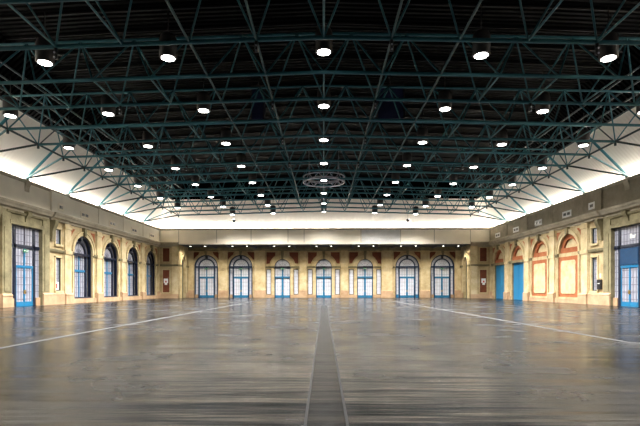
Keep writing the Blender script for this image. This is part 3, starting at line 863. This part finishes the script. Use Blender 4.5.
# side braces from the parapet to the frame
for s_ in (-1, 1):
    for i, k in enumerate(range(4, 11)):
        y = BAY * k
        t = empty('side_brace', (s_ * (W - .16), y, ZP + .01))
        tag(t, 'fan of teal struts from the %s parapet to the roof, %s from the camera' % ('left' if s_ < 0 else 'right', ORD[i]), 'roof brace', 'side braces on the parapets')
        x7 = 7 * DX; zz = zb(x7) - ZP
        dx_ = -s_ * (W - .16 - x7)
        member('cove_rib', (0, 0, .16), (-s_ * (W - XC + .37), 0, ZK - ZP - .3), .12, t)
        member('brace_strut', (0, 0, .16), (dx_, 0, zz), .085, t, 'steel_dark')
        member('brace_strut', (0, 0, .16), (dx_, -3.6, zz), .085, t)
        m = MB(); m.box(-.16, .16, 0, .14, -.16, .16); m.build('bearing_plate', M['steel_dark'], t)

# ------------------------------------------------------------------ lamps
LAMP = 10500.
lp = empty('ceiling_lamp', (0, 0, 0))
m = MB(); m.lathe([(.40, 0), (.44, .02), (.44, .95), (.36, 1.15), (.12, 1.22)]); m.build('housing', M['housing'], lp)
m = MB(); m.lathe([(.26, -.03), (.335, -.015), (.335, .01)]); m.build('lens', M['lens'], lp)
m = MB(); m.tube((0, 0, 1.2), (0, 0, 2.6), .025, 6); m.build('hanger_rod', M['black'], lp)
spot('lamp_light', LAMP, 140, 1.0, .3, (1., .985, .975), lp, -.12)
cols = [(-6.5, 'leftmost'), (-4.5, 'second from left'), (-2.5, 'third from left'), (0, 'on the centre line'), (2.5, 'third from right'), (4.5, 'second from right'), (6.5, 'rightmost')]
ORD2 = ORD[:7] + ['last']
first = True
for r in range(8):
    for n, nm in cols:
        x = n * DX; y = 23.4 + BAY * r
        if abs(n) > 6: y += 6.9 if r < 6 else 0
        if abs(n) > 6 and r >= 6: continue
        o = lp if first else copy_tree(lp); first = False
        o.location = (x, y, 13.62 - .03 * abs(x))
        tag(o, 'dark drum ceiling lamp with glowing lens, %s row from the camera, %s' % (ORD2[r], nm), 'ceiling lamp', 'drum lamps between the trusses')

# small paired spotlights under truss nodes
sp = empty('node_spotlight', (0, 0, 0))
m = MB(); m.tube((0, 0, 0), (0, 0, -.5), .09, 10); m.build('bracket', M['black'], sp)
for z in (-.22, -.46):
    m = MB(); m.tube((0, 0, z), (0, -.14, z - .03), .075, 10); b_ = m.build('spot_head', M['black'], sp)
    m = MB(); m.tube((0, -.14, z - .03), (0, -.15, z - .032), .05, 8); m.build('lens', M['chrome'], b_)
first = True
for r in range(4):
    for n, nm in ((-4, 'far left'), (-1, 'left of centre'), (1, 'right of centre'), (4, 'far right')):
        o = sp if first else copy_tree(sp); first = False
        o.location = (n * DX, 21.6 + BAY * r, zb(n * DX) - .08)
        tag(o, 'tiny black twin spotlight under the %s roof truss, %s' % (ORD[r], nm), 'spotlight', 'twin spotlights under truss nodes')

# ring truss hung in the middle
rg = empty('ring_truss', (0, 51.8, 13.3)); tag(rg, 'round aluminium lighting ring hung under the middle of the roof', 'lighting ring')
m = MB(); m.torus((0, 0, 0), 2.25, .06); m.build('lower_ring', M['chrome'], rg)
m = MB(); m.torus((0, 0, .6), 2.25, .06); m.build('upper_ring', M['chrome'], rg)
m = MB(); m.torus((0, 0, .3), 1.7, .05); m.build('inner_ring', M['chrome'], rg)
for i in range(12):
    a = i * PI / 6; b = a + PI / 12; c = a + PI / 6
    m = MB(); m.tube((2.25 * math.cos(a), 2.25 * math.sin(a), 0), (2.25 * math.cos(b), 2.25 * math.sin(b), .6), .035, 6); m.tube((2.25 * math.cos(b), 2.25 * math.sin(b), .6), (2.25 * math.cos(c), 2.25 * math.sin(c), 0), .035, 6)
    m.tube((1.7 * math.cos(a), 1.7 * math.sin(a), .3), (2.25 * math.cos(a), 2.25 * math.sin(a), 0), .03, 6); m.build('ring_web', M['chrome'], rg)
for i in range(4):
    a = PI / 4 + i * PI / 2
    m = MB(); m.tube((2.25 * math.cos(a), 2.25 * math.sin(a), .6), (2.25 * math.cos(a), 2.25 * math.sin(a), 3.0), .03, 6); m.build('hanger_rod', M['chrome'], rg)

# black hanging speaker balls before the end cove, dark blue boxes in the roof
for x, nm in ((-14.0, 'left'), (13.0, 'right')):
    t = empty('hanging_speaker', (x, 73.4, 12.2)); tag(t, 'small black globe speaker hanging before the white end cove, %s one' % nm, 'speaker', 'globe speakers at the far end')
    m = MB(); m.lathe([(.05, -.24), (.2, -.18), (.28, 0), (.2, .18), (.06, .24)], seg=14); m.build('globe', M['black'], t)
    m = MB(); m.tube((0, 0, .2), (0, 0, 3.4), .02, 6); m.build('hanger_wire', M['black'], t)
for x, hw, nm in ((-5.3, .5, 'left'), (5.35, 1.05, 'right')):
    t = empty('roof_duct', (x, 37.8, 15.2)); tag(t, 'dark blue box duct hanging in the roof %s of centre' % nm, 'duct', 'dark blue ducts in the roof')
    m = MB(); m.box(-hw, hw, 0, 2.6, -.4, .4); m.build('duct_body', M['blue_box'], t)
    m = MB()
    for s_ in (-1, 1): m.box(s_ * hw - .05, s_ * hw + .05, -.05, 2.7, .38, .46)
    m.box(-hw, hw, 2.6, 2.7, .38, .46); m.build('duct_frame', M['housing'], t)
    m = MB(); m.tube((0, 0, 2.6), (0, 0, 4.0), .04, 6); m.build('hanger_rod', M['black'], t)

# ------------------------------------------------------------------ cove lighting (fluorescent troughs behind the parapet)
def area(name, loc, rot, sx, sy, e, col):
    l = bpy.data.lights.new(name, 'AREA'); l.shape = 'RECTANGLE'; l.size = sx; l.size_y = sy; l.energy = e; l.color = col
    o = bpy.data.objects.new(name, l); COL.objects.link(o); o.location = loc; o.rotation_euler = rot
    return o
CV = 3000.
area('trough_light_left', (-W - .22, 40.5, 11.77), (PI, .2, 0), .24, 77, CV, (1., .95, .86))
area('trough_light_right', (W + .22, 40.5, 11.77), (PI, -.2, 0), .24, 77, CV, (1., .95, .86))
area('trough_light_end', (0, YE + .22, 11.77), (PI + .2, 0, 0), 55, .24, CV * .8, (1., .95, .86))

wd = bpy.data.worlds.new('world'); SC.world = wd; wd.use_nodes = True
wd.node_tree.nodes['Background'].inputs[0].default_value = (.55, .6, .7, 1)
wd.node_tree.nodes['Background'].inputs[1].default_value = .015

# ------------------------------------------------------------------ camera
cam = bpy.data.cameras.new('camera'); co = bpy.data.objects.new('camera', cam); COL.objects.link(co)
co.location = (0, -.87, 1.645); co.rotation_euler = (PI / 2, 0, .0168)
cam.sensor_width = 36; cam.lens = 478.65 / 640 * 36
cam.shift_x = (320 - 315.79) / 640; cam.shift_y = (288.45 - 213) / 640
cam.clip_end = 500
SC.camera = co
SC.view_settings.view_transform = 'Standard'; SC.view_settings.look = 'None'
SC.view_settings.exposure = .4; SC.view_settings.gamma = 1.; SC.view_settings.use_curve_mapping = False
SC.cycles.use_denoising = True
SC.cycles.max_bounces = 6; SC.cycles.diffuse_bounces = 4; SC.cycles.glossy_bounces = 3
SC.cycles.sample_clamp_indirect = 8
